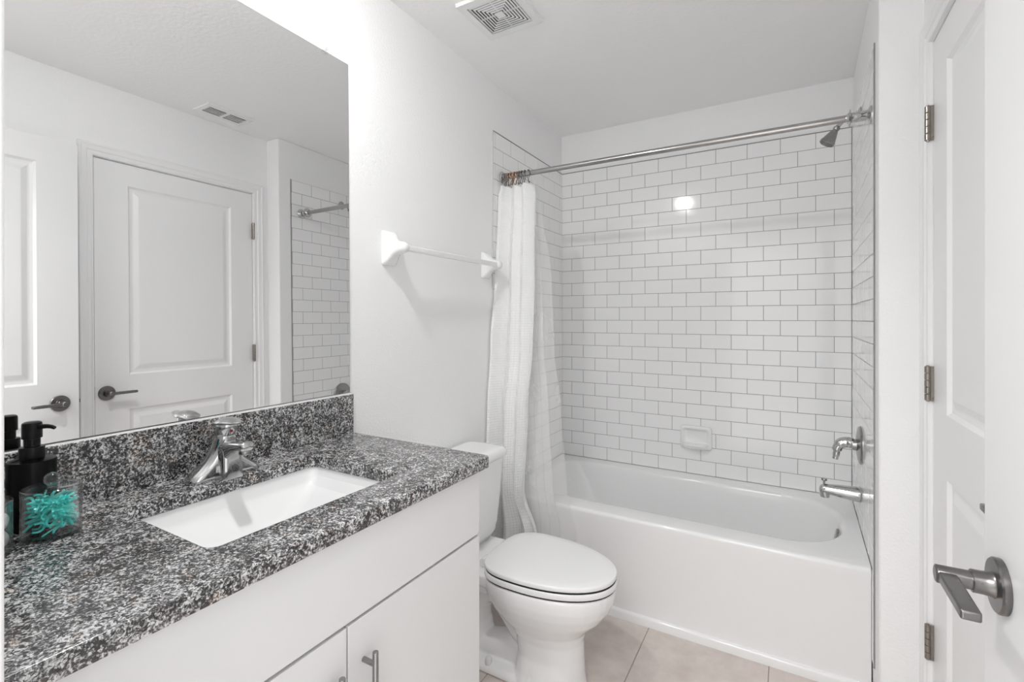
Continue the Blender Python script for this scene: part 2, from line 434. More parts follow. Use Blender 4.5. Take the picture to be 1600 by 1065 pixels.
# baseboards
def base(name, x0, x1, y0, y1, label):
    bm = NB(); box(bm, x0, x1, y0, y1, 0, .083); struct(name, bm, M['trim'], label, bevel=.004)
base('baseboard_left', 0, .012, 1.085, YT - .0, 'white baseboard behind the toilet')
base('baseboard_right', XR - .012, XR, YF + .017, DY0 - .068, 'white baseboard behind the open door')
base('baseboard_alcove', AF + .0, XR, YJ - .012, YJ, 'white baseboard under the short wall return')

# ------------------------------------------------------------------ doors
def door_leaf(bm, P, a0, a1, z0, z1, panels, th, both=True):
    """P(a,z,h): h=0 is the front face, h<0 into the leaf"""
    pa, pb = panels[0][0], panels[0][1]
    ac = [a0, pa, pb, a1]; zc = [z0]
    for p in sorted(panels, key=lambda q: q[2]): zc += [p[2], p[3]]
    zc.append(z1)
    steps = [(0.0, 0.0), (.009, -.009), (.020, -.0105), (.026, -.0100), (.046, -.0030), (.050, -.0026)]
    for side in ((0, 1), (1, -1)) if both else ((0, 1),):
        Q = (lambda a, z, h: P(a, z, h)) if side[0] == 0 else (lambda a, z, h: P(a, z, -th - h))
        for i in range(3):
            for j in range(len(zc) - 1):
                if i == 1 and j % 2 == 1: continue
                vs = [bm.verts.new(Q(a, z, 0)) for a, z in ((ac[i], zc[j]), (ac[i + 1], zc[j]), (ac[i + 1], zc[j + 1]), (ac[i], zc[j + 1]))]
                bm.faces.new(vs)
        for (p0, p1, q0, q1) in panels:
            rings = [[Q(a, z, h) for a, z in ((p0 + s, q0 + s), (p1 - s, q0 + s), (p1 - s, q1 - s), (p0 + s, q1 - s))] for s, h in steps]
            loft(bm, rings, False, True)
    c = [(a0, z0), (a1, z0), (a1, z1), (a0, z1)]
    loft(bm, [[P(a, z, 0) for a, z in c], [P(a, z, -th) for a, z in c]], False, not both)
    bmesh.ops.remove_doubles(bm, verts=bm.verts[:], dist=1e-5)

def hinge(parent, P, a, z, side, lab=None):
    """knuckle barrel at jamb line a, centre z; side = +-1 direction of the leaf"""
    bm = NB(); h = .050; segs = 5
    for k in range(segs):
        s0 = -h + 2 * h * k / segs; s1 = -h + 2 * h * (k + 1) / segs
        lathe(bm, [(.0066, s0 + .0006), (.0075, s0 + .0014), (.0075, s1 - .0014), (.0066, s1 - .0006)], P(a + .001, z, .0135), (0, 0, 1), 14)
    for zz in (-h, h): lathe(bm, [(.001, zz - .003), (.004, zz - .002), (.0045, zz), (.004, zz + .002), (.001, zz + .003)], P(a + .001, z, .0135), (0, 0, 1), 10)
    p0 = P(a - .003, z - h, -.001); p1 = P(a + .003, z + h, .0135)
    box(bm, min(p0[0], p1[0]), max(p0[0], p1[0]), min(p0[1], p1[1]), max(p0[1], p1[1]), p0[2], p1[2])
    o = obj('hinge', bm, M['hinge'], parent, smooth=40, origin=P(a, z, 0))
    if lab: o['label'] = lab
    return o

def lever_handle(parent, P, a, z, direction, L=.105):
    """round rose, stem and flat lever; P(a,z,h), h out of the door"""
    bm = NB(); c = Vector(P(a, z, 0)); n = (Vector(P(a, z, 1)) - c).normalized(); al = (Vector(P(a + 1, z, 0)) - c).normalized() * direction
    lathe(bm, [(.034, 0), (.0345, .002), (.0345, .007), (.0325, .0092), (.017, .0098), (.0155, .012), (.0145, .020), (.0145, .030), (.0135, .031), (.001, .031)], c, n, 48)
    h = obj('door_handle', bm, M['nickel'], parent, smooth=30, origin=c); h['label'] = 'round satin nickel rose of the lever handle'
    # lever: stem blends into a flat rectangular bar
    bm = NB()
    lathe(bm, [(.0118, .028), (.0118, .052), (.0118, .0655), (.0108, .0675)], c, n, 24)
    st = c + n * .0555
    w, t = .0235, .0105   # height and thickness
    rings = []
    for s, ww, tt in ((-.010, .010, .017), (-.007, .0135, .0205), (.0, .0135, .0205), (L - .02, .0125, .0195), (L - .003, .012, .0195), (L, .010, .018)):
        p = st + al * s
        r = []
        for (u, v) in ((-.5, -.5), (.5, -.5), (.5, .5), (-.5, .5)):
            r.append(p + Vector((0, 0, 1)) * ww * u + n * tt * v)
        rings.append(r)
    loft(bm, rings)
    o = obj('lever', bm, M['nickel'], h, smooth=30, bevel=.0022, seg=3); o['label'] = 'flat satin nickel lever bar'
    return h

# closed door
d1 = thing('door_1', 'closed white two-panel door with nickel hinges in the right wall', 'door', (XR, DY0, 0), kind='structure')
P1 = lambda a, z, h: (XR + .002 - h, a, z)
PAN = lambda a0, a1: [(a0, a1, .25, .875), (a0, a1, 1.045, 1.992)]
bm = NB(); door_leaf(bm, P1, DY0, DY1, .012, DZ, PAN(1.160, 1.680), .035); obj('door_leaf', bm, M['door'], d1)
for z in (1.868, 1.114, .365): hinge(d1, P1, DY1 + .001, z, -1, 'satin nickel butt hinge')
lever_handle(d1, P1, DY0 + .045, .965, 1)
bm = NB(); box(bm, XR - .004, XR + .002, DY0 - .006, DY0 - .002, .94, 1.0); obj('strike_plate', bm, M['nickel'], d1)
# open entry door, standing parallel to the right wall
XD = 1.5013; OD0, OD1 = .130, .9187
d2 = thing('door_2', 'open white entry door with lever handle at the right photo edge', 'door', (XD, OD0, 0), kind='structure')
P2 = lambda a, z, h: (XD - h, a, z)
bm = NB(); door_leaf(bm, P2, OD0, OD1, .012, 2.0985, PAN(.262, .781), .035); obj('door_leaf', bm, M['door_dimmed'], d2)
lever_handle(d2, P2, OD1 - .066, .957, -1)
lever_handle(d2, lambda a, z, h: (XD + .035 + h, a, z), OD1 - .066, .957, -1, L=.105)
bm = NB(); box(bm, XD + .006, XD + .029, OD1 - .001, OD1 + .0012, .93, .985); box(bm, XD + .012, XD + .023, OD1, OD1 + .009, .95, .966)
obj('latch', bm, M['nickel'], d2)
for z in (1.868, 1.114, .365): hinge(d2, lambda a, z, h: (XD + .035 + h, a, z), OD0, z, 1)

# ------------------------------------------------------------------ bathtub
TX0, TX1 = .0062, ax(YT) - .001
tb = thing('bathtub', 'white enamelled alcove bathtub with plain apron below subway tile', 'bathtub', (0.75, YT, 0))
bm = NB()
NC, NE = 10, 6
R = lambda x0, x1, y0, y1, r, z: rrect(x0, x1, y0, y1, r, z, NC, NE)
x0, x1, y0, y1 = TX0, TX1, YT, YB - .001
ix0, ix1, iy0, iy1 = .085, 1.452, 2.172, 2.735
rr = [.235, .11, .11, .235]
def inn(s, z, sl=0.0, extra=0.0):
    return R(ix0 + s + sl, ix1 - s - extra, iy0 + s, iy1 - s, [max(q - s * .4, .06) for q in rr], z)
rings = [R(x0, x1, y0 + .004, y1, .002, 0.0), R(x0, x1, y0 + .004, y1, .002, .40),
         R(x0, x1, y0, y1, .003, ZTUB - .016), R(x0, x1, y0 + .0012, y1, .004, ZTUB - .009), R(x0, x1, y0 + .0045, y1, .005, ZTUB - .0035), R(x0, x1, y0 + .010, y1, .006, ZTUB - .0006), R(x0, x1, y0 + .016, y1, .006, ZTUB),
         inn(-.016, ZTUB + .0005), inn(-.009, ZTUB - .0008), inn(-.003, ZTUB - .004), inn(.002, ZTUB - .010), inn(.006, ZTUB - .022), inn(.012, ZTUB - .06, .02, .004),
         inn(.022, ZTUB - .14, .06, .012), inn(.034, .18, .12, .022), inn(.048, .125, .16, .03), inn(.075, .092, .19, .035), inn(.12, .083, .20, .04), inn(.18, .080, .20, .04)]
loft(bm, rings)
for v in bm.verts:
    wgt = min(max((v.co.x - 1.44) / (TX1 - 1.44), 0), 1); v.co.x += wgt * (ax(v.co.y) - ax(YT))
obj('tub_shell', bm, M['acrylic'], tb, smooth=50)
bm = NB()
zz = [(0, 0), (.014, 0), (.014, .028), (.011, .034), (.004, .038), (0, .038)]
loft(bm, [[(x, YT + .004 - a, b) for a, b in zz] for x in (TX0, TX1)]); obj('apron_foot', bm, M['acrylic'], tb, smooth=50)
bm = NB(); lathe(bm, [(.036, -.002), (.036, .004), (.032, .007), (.012, .009), (.004, .008), (.001, .008)], (1.4385, 2.445, .378), (-1, 0, .12), 32)
o = obj('overflow_plate', bm, M['brushed'], tb, smooth=30); o['label'] = 'chrome overflow plate'
bm = NB(); lathe(bm, [(.03, 0), (.03, .003), (.024, .005), (.001, .006)], (1.22, 2.45, .0805), (0, 0, 1), 28); obj('drain', bm, M['chrome'], tb, smooth=30)

# ------------------------------------------------------------------ tub fittings
VY = 2.41; VX = ax(VY)
t = thing('shower_valve', 'chrome shower control with round plate and curved lever above tub spout', 'shower control', (VX, VY, .785))
bm = NB(); lathe(bm, [(.077, 0), (.077, .003), (.072, .008), (.050, .013), (.024, .016), (.022, .030), (.001, .031)], (VX, VY, .785), (-1, 0, 0), 48); obj('escutcheon', bm, M['brushed'], t, smooth=30)
bm = NB()
tube(bm, smoothpath([(VX - .024, VY, .787), (VX - .045, VY, .792), (VX - .066, VY, .786), (VX - .080, VY, .765), (VX - .084, VY, .738), (VX - .088, VY, .718)], 6),
     [.020] * 3 + [.022] * 6 + [.0215] * 6 + [.018] * 6 + [.0125] * 5 + [.0105] * 5, 20, flat=1.0)
obj('lever', bm, M['chrome'], t, smooth=50)
t = thing('tub_spout', 'chrome tub spout with pull-up diverter knob over the tub rim', 'tub spout', (VX, VY, .583))
bm = NB()
rings = []
for s, r, zc_ in ((0, .030, .600), (.004, .031, .600), (.012, .0305, .600), (.045, .028, .601), (.09, .0235, .603), (.118, .0215, .604), (.132, .020, .602), (.140, .016, .600), (.144, .008, .598)):
    rings.append([(VX - s, VY + r * .92 * math.cos(2 * PI * k / 24), zc_ - .017 + r * math.sin(2 * PI * k / 24)) for k in range(24)])
loft(bm, rings)
lathe(bm, [(.0165, 0), (.0175, .03), (.016, .034), (.001, .034)], (VX - .124, VY, .587), (0, 0, -1), 24)
obj('spout', bm, M['chrome'], t, smooth=50)
bm = NB(); lathe(bm, [(.004, -.004), (.004, .013), (.010, .016), (.011, .020), (.009, .024), (.001, .0245)], (VX - .126, VY, .606), (0, 0, 1), 16); obj('diverter_knob', bm, M['brushed'], t, smooth=40)
# shower head
t = thing('overhead_shower', 'small chrome shower head on bent arm below the curtain rod end', 'shower head', (ax(2.42), 2.42, 2.14))
SX = ax(2.42)
bm = NB(); lathe(bm, [(.028, 0), (.028, .003), (.018, .009), (.010, .011)], (SX, 2.42, 2.14), (-1, 0, 0), 28); obj('flange', bm, M['chrome'], t, smooth=40)
bm = NB(); tube(bm, smoothpath([(SX, 2.42, 2.14), (SX - .03, 2.42, 2.139), (SX - .058, 2.42, 2.124), (SX - .078, 2.42, 2.104)], 6), .0085, 16); obj('shower_arm', bm, M['chrome'], t, smooth=50)
dv = Vector((-.52, 0, -.85)).normalized()
bm = NB(); lathe(bm, [(.009, -.004), (.0125, 0), (.0125, .008), (.0105, .012), (.014, .020), (.019, .034), (.026, .056), (.029, .062), (.029, .072), (.027, .074)], (SX - .080, 2.42, 2.100), dv, 32)
obj('head', bm, M['brushed'], t, smooth=40)
bm = NB(); lathe(bm, [(.026, .0735), (.0255, .0750), (.012, .0752), (.001, .0752)], (SX - .080, 2.42, 2.100), dv, 32)
u1 = dv.orthogonal().normalized(); u2 = dv.cross(u1); cc = Vector((SX - .080, 2.42, 2.100)) + dv * .0752
for rr_, nn in ((.008, 6), (.015, 12), (.022, 18)):
    for k in range(nn): lathe(bm, [(.0014, 0), (.0012, .0015), (.0002, .002)], cc + (u1 * math.cos(2 * PI * k / nn) + u2 * math.sin(2 * PI * k / nn)) * rr_, dv, 6)
obj('spray_face', bm, M['nickel'], t, smooth=40)
# soap dish on the tile
t = thing('soap_dish', 'white ceramic soap dish fixed to the subway tile wall above tub', 'soap dish', (.815, YB, .64))
bm = NB()
def rz(x0, x1, z0, z1, r, y): return [(p[0], y, p[1]) for p in rrect(x0, x1, z0, z1, r, 0, 6)]
a0, a1, b0, b1 = .732, .898, .578, .708
rings = [rz(a0, a1, b0, b1, .02, YB - .0005), rz(a0, a1, b0, b1, .02, YB - .008), rz(a0 + .002, a1 - .002, b0 + .002, b1 - .002, .020, YB - .016),
         rz(a0 + .006, a1 - .006, b0 + .006, b1 - .006, .018, YB - .021), rz(a0 + .012, a1 - .012, b0 + .012, b1 - .012, .016, YB - .0225),
         rz(a0 + .018, a1 - .018, b0 + .022, b1 - .018, .014, YB - .020), rz(a0 + .024, a1 - .024, b0 + .030, b1 - .024, .012, YB - .008), rz(a0 + .03, a1 - .03, b0 + .036, b1 - .03, .01, YB - .005)]
loft(bm, rings)
# projecting tray lip with drain notches
lip = []
for k in range(13):
    x = a0 + .012 + (a1 - a0 - .024) * k / 12; bulge = .034 * (1 - (2 * k / 12 - 1) ** 4) + .018
    lip.append([(x, YB - .006, b0 + .034), (x, YB - bulge, b0 + .036 - (.004 if k % 2 else 0)), (x, YB - bulge - .004, b0 + .028), (x, YB - bulge + .004, b0 + .012), (x, YB - .006, b0 + .006)])
loft(bm, lip)
obj('dish', bm, M['porcelain'], t, smooth=50)

# ------------------------------------------------------------------ shower rod, curtain, liner, rings
RY, RZ = 2.08, 2.0135
t = thing('curtain_rod', 'long brushed steel shower curtain rod across the tub alcove', 'curtain rod', (.75, RY, RZ))
xr_ = ax(RY)
bm = NB(); tube(bm, [(.008, RY, RZ), (xr_ - .002, RY, RZ)], .0125, 24); obj('rod', bm, M['rodmetal'], t, smooth=50)
for xs, d in ((.0062, 1), (xr_, -1)):
    bm = NB(); lathe(bm, [(.030, 0), (.030, .003), (.027, .006), (.020, .009), (.0172, .012), (.0172, .028), (.0178, .030), (.0178, .056), (.0205, .058), (.030, .0600), (.030, .063), (.020, .065), (.0150, .070), (.0135, .074)] if d < 0 else
                     [(.030, 0), (.030, .003), (.027, .006), (.020, .009), (.0165, .012), (.0165, .030), (.0135, .032)], (xs, RY, RZ), (d, 0, 0), 32)
    obj('flange', bm, M['chrome'], t, smooth=30)
def lerp_levels(levels, z):
    for a, b in zip(levels, levels[1:]):
        if a[0] >= z >= b[0]:
            f = (a[0] - z) / (a[0] - b[0]); f = f * f * (3 - 2 * f)
            return [p + (q - p) * f for p, q in zip(a, b)]
    return levels[-1]
def cloth(name, fx, nu, nz_, z0, z1, m, parent=None, sol=.0015):
    bm = NB(); uvl = bm.loops.layers.uv.new('UVMap'); grid = []; L = 0
    prev = None; us = []
    for i in range(nu + 1):
        p = Vector(fx(i / nu, .6)); 
        if prev is not None: L += (p - prev).length * 1.0
        prev = p; us.append(L)
    for j in range(nz_ + 1):
        z = z0 + (z1 - z0) * j / nz_
        row = []
        for i in range(nu + 1):
            p = fx(i / nu, z); zz = p[2] if len(p) > 2 else z
            row.append(bm.verts.new((p[0], p[1], zz)))
        grid.append(row)
    for j in range(nz_):
        for i in range(nu):
            f = bm.faces.new((grid[j][i], grid[j][i + 1], grid[j + 1][i + 1], grid[j + 1][i]))
            for lp, (a, b) in zip(f.loops, ((i, j), (i + 1, j), (i + 1, j + 1), (i, j + 1))):
                lp[uvl].uv = (us[a], z0 + (z1 - z0) * b / nz_)
    o = obj(name, bm, m, parent, smooth=180)
    return o
# levels: z, x_left, x_right, y_centre, amplitude
CL = [(1.965, .014, .200, 2.072, .024), (1.90, .012, .218, 2.060, .032), (1.47, .012, .232, 2.028, .034), (1.17, .011, .240, 2.002, .036),
      (.87, .011, .225, 1.974, .040), (.50, .012, .210, 1.967, .042), (.30, .012, .285, 1.964, .043), (.08, .012, .300, 1.962, .044)]
def cfx(u, z):
    _, xl, xr2, yc, am = lerp_levels(CL, z)
    k = 3.0
    ph = PI * k * (u + .030 * math.sin(6.5 * u + 1.6 * z + .6)) + 1.15
    sw = 1 - 2 * abs(math.sin(ph)) ** .75          # broad folds towards the room, sharp creases behind
    am2 = am * (.82 + .35 * math.sin(5.3 * u + 1.1 + .8 * z))
    ph = ph + PI / 2
    x = xl + (xr2 - xl) * u - .010 * math.sin(2 * ph) * (1 if .04 < u < .96 else 0) * min(1, 6 * min(u, 1 - u))
    y = yc + am2 * sw + .004 * math.sin(9 * z + 8 * u)
    if z < .5: y = min(y, 2.040)
    zz = z - (.006 * (1 + sw) * max(0, (z - 1.9)) / .065)     # scalloped top between the rings
    return (max(x, .0085), y, zz)
o = cloth('shower_curtain', cfx, 200, 150, 1.965, .08, M['curtain'])
tag(o, 'white waffle weave shower curtain bunched at the left end of rod', 'shower curtain')
LL = [(1.955, .060, .205, 2.108, .008), (1.47, .080, .285, 2.088, .007), (1.17, .085, .305, 2.074, .006), (.87, .09, .345, 2.062, .005),
      (.54, .10, .385, 2.037, .005), (.32, .11, .430, 2.034, .005), (.09, .11, .445, 2.030, .005)]
def lfx(u, z):
    _, xl, xr2, yc, am = lerp_levels(LL, z)
    W_ = xr2 - xl; wd = .74
    if u < .8:
        q = u / .8; x = xl + W_ * wd * q + W_ * .11 * math.sin(2 * PI * 5 * q)
        y = yc - .010 + am * math.cos(2 * PI * 5 * q)
    else:
        q = (u - .8) / .2; x = xl + W_ * (wd + (1 - wd) * q); y = yc - .010 + am * math.cos(PI * q) * (1 if q < .5 else 1)
    y += .002 * math.sin(11 * z + 5 * u)
    if z < .47: y = min(y, 2.0465)
    return (x, y)
o = cloth('shower_liner', lfx, 180, 60, 1.955, .09, M['liner'])
tag(o, 'clear frosted vinyl shower liner hanging behind the white curtain', 'shower liner')
# rings
ring0 = thing('curtain_ring', 'small metal shower curtain ring crowded on the rod end', 'curtain ring', (0, RY, RZ), 'shower curtain rings on the rod')
def ring_mesh():
    bm = NB()
    pts = [(0, RY + .020 * math.sin(a), RZ + .0015 - .0 + .020 * math.cos(a)) for a in [math.radians(d_) for d_ in range(-150, 151, 15)]]
    pts = [(p[0], p[1], p[2] - .004) for p in pts]
    pts += [(0, RY + .004, RZ - .040), (0, RY - .004, RZ - .046), (0, RY - .010, RZ - .040)]
    tube(bm, pts, .0021, 8)
    for a in (-50, -25, 0, 25, 50):
        lathe(bm, [(.001, -.004), (.0035, -.002), (.004, 0), (.0035, .002), (.001, .004)], (0, RY + .020 * math.sin(math.radians(a)), RZ - .0025 + .020 * math.cos(math.radians(a))), (0, math.cos(math.radians(a)), -math.sin(math.radians(a))), 10)
    return bm
hook = obj('hook', ring_mesh(), M['nickel'], ring0, smooth=50)
RX = [.018, .028, .039, .050, .060, .071, .083, .095, .107, .121, .136, .156]
for i, x in enumerate(RX):
    if i == 0: r0, h0 = ring0, hook
    else:
        r0 = ring0.copy(); COL.objects.link(r0); h0 = hook.copy(); COL.objects.link(h0); h0.parent = r0
        if 3 <= i <= 7: h0.data = h0.data.copy(); h0.data.materials[0] = M['bronze']
    r0.location = (x, RY, RZ - .002); r0.rotation_euler = (0, random.uniform(-.15, .15), random.uniform(-.35, .35) + (.45 if i == 11 else 0))
    if i == 11: r0['label'] = 'rightmost metal curtain ring, its hook standing apart from the others'; del r0['group']
    elif 3 <= i <= 7: r0['label'] = 'copper-toned shower curtain ring in the middle of the crowded rings'; r0['group'] = 'copper-toned curtain rings'
    else: r0['label'] = 'dark steel shower curtain ring crowded on the rod end'

# ------------------------------------------------------------------ towel bar
t = thing('towel_bar', 'white ceramic towel bar on the wall between mirror and curtain', 'towel bar', (0, 1.6, 1.555))
def post(yc, sgn):
    bm = NB(); rings = []
    # square plate flowing into a rounded neck
    for x, hy, hz, r, dz in ((.0, .034, .062, .006, 0), (.004, .034, .062, .008, 0), (.010, .032, .060, .010, 0), (.020, .027, .052, .012, .001), (.034, .021, .036, .014, .001), (.050, .0185, .025, .016, 0), (.068, .018, .021, .0165, -.001), (.082, .0165, .0185, .016, -.001), (.089, .012, .013, .011, -.001), (.091, .006, .006, .005, -.001)):
        rings.append([(x, p[0], p[1]) for p in rrect(yc - hy, yc + hy, 1.556 + dz - hz, 1.556 + dz + hz, r, 0, 6)])
    loft(bm, rings); return bm
obj('post', post(1.290, 1), M['porcelain'], t, smooth=60)
obj('post', post(1.932, -1), M['porcelain'], t, smooth=60)
bm = NB(); box(bm, .059, .079, 1.300, 1.925, 1.545, 1.565); obj('bar', bm, M['plastic'], t, bevel=.003, seg=3)

# ------------------------------------------------------------------ toilet
TY = 1.58
t = thing('toilet', 'white two-piece toilet with closed lid between vanity and bathtub', 'toilet', (.4, TY, 0))
def egg(xb, xf, hw, z, n=48, eb=2.7, ef=2.15, fc=.40):
    xc = xb + fc * (xf - xb); out = []
    for k in range(n):
        a = 2 * PI * k / n; c, s = math.cos(a), math.sin(a); e = 2 / (ef if c > 0 else eb)
        x = xc + ((xf - xc) if c > 0 else (xc - xb)) * math.copysign(abs(c) ** e, c)
        out.append((x, TY + hw * math.copysign(abs(s) ** e, s), z))
    return out
bm = NB()
loft(bm, [egg(.40, .640, .088, -.0), egg(.385, .644, .112, .004), egg(.385, .645, .112, .012), egg(.395, .640, .104, .05), egg(.40, .637, .098, .11), egg(.395, .636, .100, .17), egg(.37, .645, .112, .205), egg(.34, .672, .132, .235), egg(.31, .708, .154, .270),
          egg(.29, .733, .168, .305), egg(.28, .746, .1755, .335), egg(.275, .750, .178, .360), egg(.275, .750, .178, .374), egg(.277, .747, .1755, .381), egg(.285, .740, .169, .3825)])
# deck under the tank
loft(bm, [rrect(.05, .36, TY - .10, TY + .10, .04, .29), rrect(.03, .38, TY - .125, TY + .125, .04, .33), rrect(.03, .38, TY - .14, TY + .14, .04, .345), rrect(.03, .38, TY - .145, TY + .145, .04, .378), rrect(.034, .376, TY - .141, TY + .141, .038, .383)])
# rear foot
loft(bm, [rrect(.07, .46, TY - .100, TY + .100, .05, 0), rrect(.07, .46, TY - .104, TY + .104, .05, .006), rrect(.075, .455, TY - .102, TY + .102, .05, .020), rrect(.085, .44, TY - .092, TY + .092, .05, .030), rrect(.10, .42, TY - .075, TY + .075, .05, .034)])
# trapway
tube(bm, smoothpath([(.50, TY, .10), (.42, TY, .13), (.355, TY, .20), (.305, TY, .255), (.245, TY, .255), (.20, TY, .20), (.195, TY, .12), (.22, TY, .02)], 6), [.050] * 8 + [.052] * 20 + [.056] * 8 + [.060] * 7, 24)
tube(bm, smoothpath([(.46, TY, .045), (.36, TY, .065), (.28, TY, .05), (.22, TY, .03)], 5), .056, 24)
tube(bm, [(.13, TY, .02), (.12, TY, .31)], .055, 20)
o = obj('bowl', bm, M['porcelain'], t)
rm = o.modifiers.new('remesh', 'REMESH'); rm.mode = 'VOXEL'; rm.voxel_size = .0042; rm.use_smooth_shade = True
sm = o.modifiers.new('smooth', 'SMOOTH'); sm.factor = .6; sm.iterations = 7
# seat and lid
def slab_rings(xb, xf, hw, z0, z1, r, eb=3.2, ef=2.1):
    E_ = lambda s, z: egg(xb + s, xf - s, hw - s, z, 64, eb, ef, .36)
    return [E_(r, z0), E_(r * .3, z0 + r * .3), E_(0, z0 + r), E_(0, z1 - r), E_(r * .3, z1 - r * .3), E_(r, z1)]
bm = NB(); loft(bm, slab_rings(.290, .756, .180, .3872, .4072, .003)); obj('seat', bm, M['plastic'], t, smooth=60)
bm = NB(); loft(bm, slab_rings(.290, .754, .1785, .4128, .4295, .004) + [egg(.33, .72, .145, .4315, 64, 3.2, 2.1, .36), egg(.40, .65, .08, .4322, 64, 3, 2.1, .36)]); obj('seat_lid', bm, M['plastic'], t, smooth=60)
bm = NB(); loft(bm, slab_rings(.294, .7525, .1765, .382, .3895, .001)); loft(bm, slab_rings(.294, .7515, .176, .4060, .4150, .001)); obj('seat_gap_shade', bm, M['dark'], t)  # dark rings paint the shade in the gaps under seat and lid
for s in (-1, 1):
    bm = NB(); lathe(bm, [(.014, -.022), (.016, -.020), (.016, .020), (.014, .022)], (.283, TY + s * .075, .400), (0, 1, 0), 20); obj('seat_hinge', bm, M['plastic'], t, smooth=40)
    bm = NB(); lathe(bm, [(.013, 0), (.013, .010), (.0115, .020), (.007, .026), (.001, .027)], (.30, TY + s * .085, .029), (0, 0, 1), 20); o = obj('bolt_cap', bm, M['capmat'], t, smooth=50)
# tank
bm = NB()
def tk(x0, x1, hw, r, z):
    r = r * .72
    return rrect(x0, x1, TY - hw, TY + hw, r, z, 8)
loft(bm, [tk(.05, .165, .10, .04, .383), tk(.035, .180, .130, .045, .390), tk(.028, .190, .160, .045, .415), tk(.025, .193, .172, .045, .45), tk(.02, .199, .186, .045, .56), tk(.016, .205, .200, .045, .716)])
obj('tank', bm, M['porcelain'], t, smooth=50)
bm = NB()
loft(bm, [tk(.012, .210, .203, .045, .714), tk(.008, .218, .210, .05, .720), tk(.008, .219, .211, .05, .738), tk(.011, .215, .207, .048, .749), tk(.02, .205, .197, .045, .755), tk(.04, .185, .175, .04, .7575)])
obj('tank_lid', bm, M['porcelain'], t, smooth=60)
bm = NB(); lathe(bm, [(.012, 0), (.012, .008), (.001, .009)], (.203, TY - .15, .67), (1, 0, 0), 20); tube(bm, [(.214, TY - .15, .67), (.218, TY - .12, .668), (.220, TY - .08, .662)], [.006, .006, .008], 12); obj('flush_lever', bm, M['chrome'], t, smooth=50)

# ------------------------------------------------------------------ vanity
CZ1, CZ0 = .927, .897
VYE = 1.083; VF = .517
t = thing('vanity_cabinet', 'white flat-front vanity cabinet with bar pulls under granite top', 'cabinet', (.27, .6, 0))
Y0 = YF + .017
bm = NB(); box(bm, .003, VF, Y0, Y0 + .016, .10, CZ0 - .001); box(bm, .003, VF, VYE - .016, VYE, .10, CZ0 - .001); box(bm, .003, VF, Y0 + .016, VYE - .016, .10, .116); box(bm, .003, .010, Y0 + .016, VYE - .016, .116, CZ0 - .001); box(bm, VF - .016, VF, Y0 + .016, VYE - .016, .116, CZ0 - .001); obj('carcass', bm, M['cab'], t, bevel=.001)
bm = NB(); box(bm, .003, VF - .06, Y0, VYE, .0, .10); obj('toe_kick', bm, M['cab'], t)
bm = NB(); box(bm, VF, VF + .0012, Y0 + .004, VYE - .004, .115, .893); obj('reveal_shade', bm, M['dark'], t)  # dark sheet paints the shadow in the gaps between the fronts
bm = NB(); box(bm, VF + .001, VF + .020, Y0 + .002, VYE - .001, .7225, .8945); obj('false_drawer_front', bm, M['cab'], t, bevel=.0012)
YM = .634
for a, b, hy in ((Y0 + .002, YM - .002, YM - .040), (YM + .002, VYE - .001, YM + .040)):
    bm = NB(); box(bm, VF + .001, VF + .020, a, b, .112, .7160); d = obj('cabinet_door', bm, M['cab'], t, bevel=.0012)
    bm = NB(); xh = VF + .052
    tube(bm, [(xh, hy, .520), (xh, hy, .521), (xh, hy, .656), (xh, hy, .657)], [.0055, .006, .006, .0055], 20)
    for z in (.545, .632): tube(bm, [(VF + .018, hy, z), (xh, hy, z)], .0052, 16)
    o = obj('bar_pull', bm, M['brushed'], d, smooth=40); o['label'] = 'brushed steel bar pull'
# countertop with sink cutout
CXF = .555; CYE = 1.113
HX0, HX1, HY0, HY1 = .130, .446, .432, .872
bm = NB()
Rc = lambda s, z: rrect(.001, CXF - s, Y0, CYE - s, [.018, .001, .001, .002], z, 6, 4)
Rh = lambda s, z: rrect(HX0 - s, HX1 + s, HY0 - s, HY1 + s, .022, z, 6, 4)
rings = [Rh(0, CZ0), Rh(0, CZ1 - .003), Rh(.0012, CZ1 - .0009), Rh(.003, CZ1), Rc(.003, CZ1), Rc(.0009, CZ1 - .0009), Rc(0, CZ1 - .003), Rc(0, CZ0 + .001), Rc(.001, CZ0), Rh(0, CZ0)]
loft(bm, rings, False, False); bmesh.ops.remove_doubles(bm, verts=bm.verts[:], dist=1e-6)
o = obj('countertop', bm, M['granite'], smooth=50); tag(o, 'black white and grey speckled granite vanity countertop with sink cutout', 'countertop')
bm = NB(); box(bm, .001, .020, Y0, CYE - .002, CZ1 + .0002, 1.0535); o = obj('backsplash', bm, M['granite'], bevel=.0015); tag(o, 'speckled granite backsplash strip standing under the mirror', 'backsplash')
bm = NB(); zz = [(.001, 1.0536), (.0195, 1.0536), (.018, 1.0562), (.013, 1.058), (.007, 1.0585), (.001, 1.0585)]
loft(bm, [[(a, y, b) for a, b in zz] for y in (Y0, 1.108)]); cc_ = obj('caulk_bead', bm, M['caulk'], o, smooth=60)
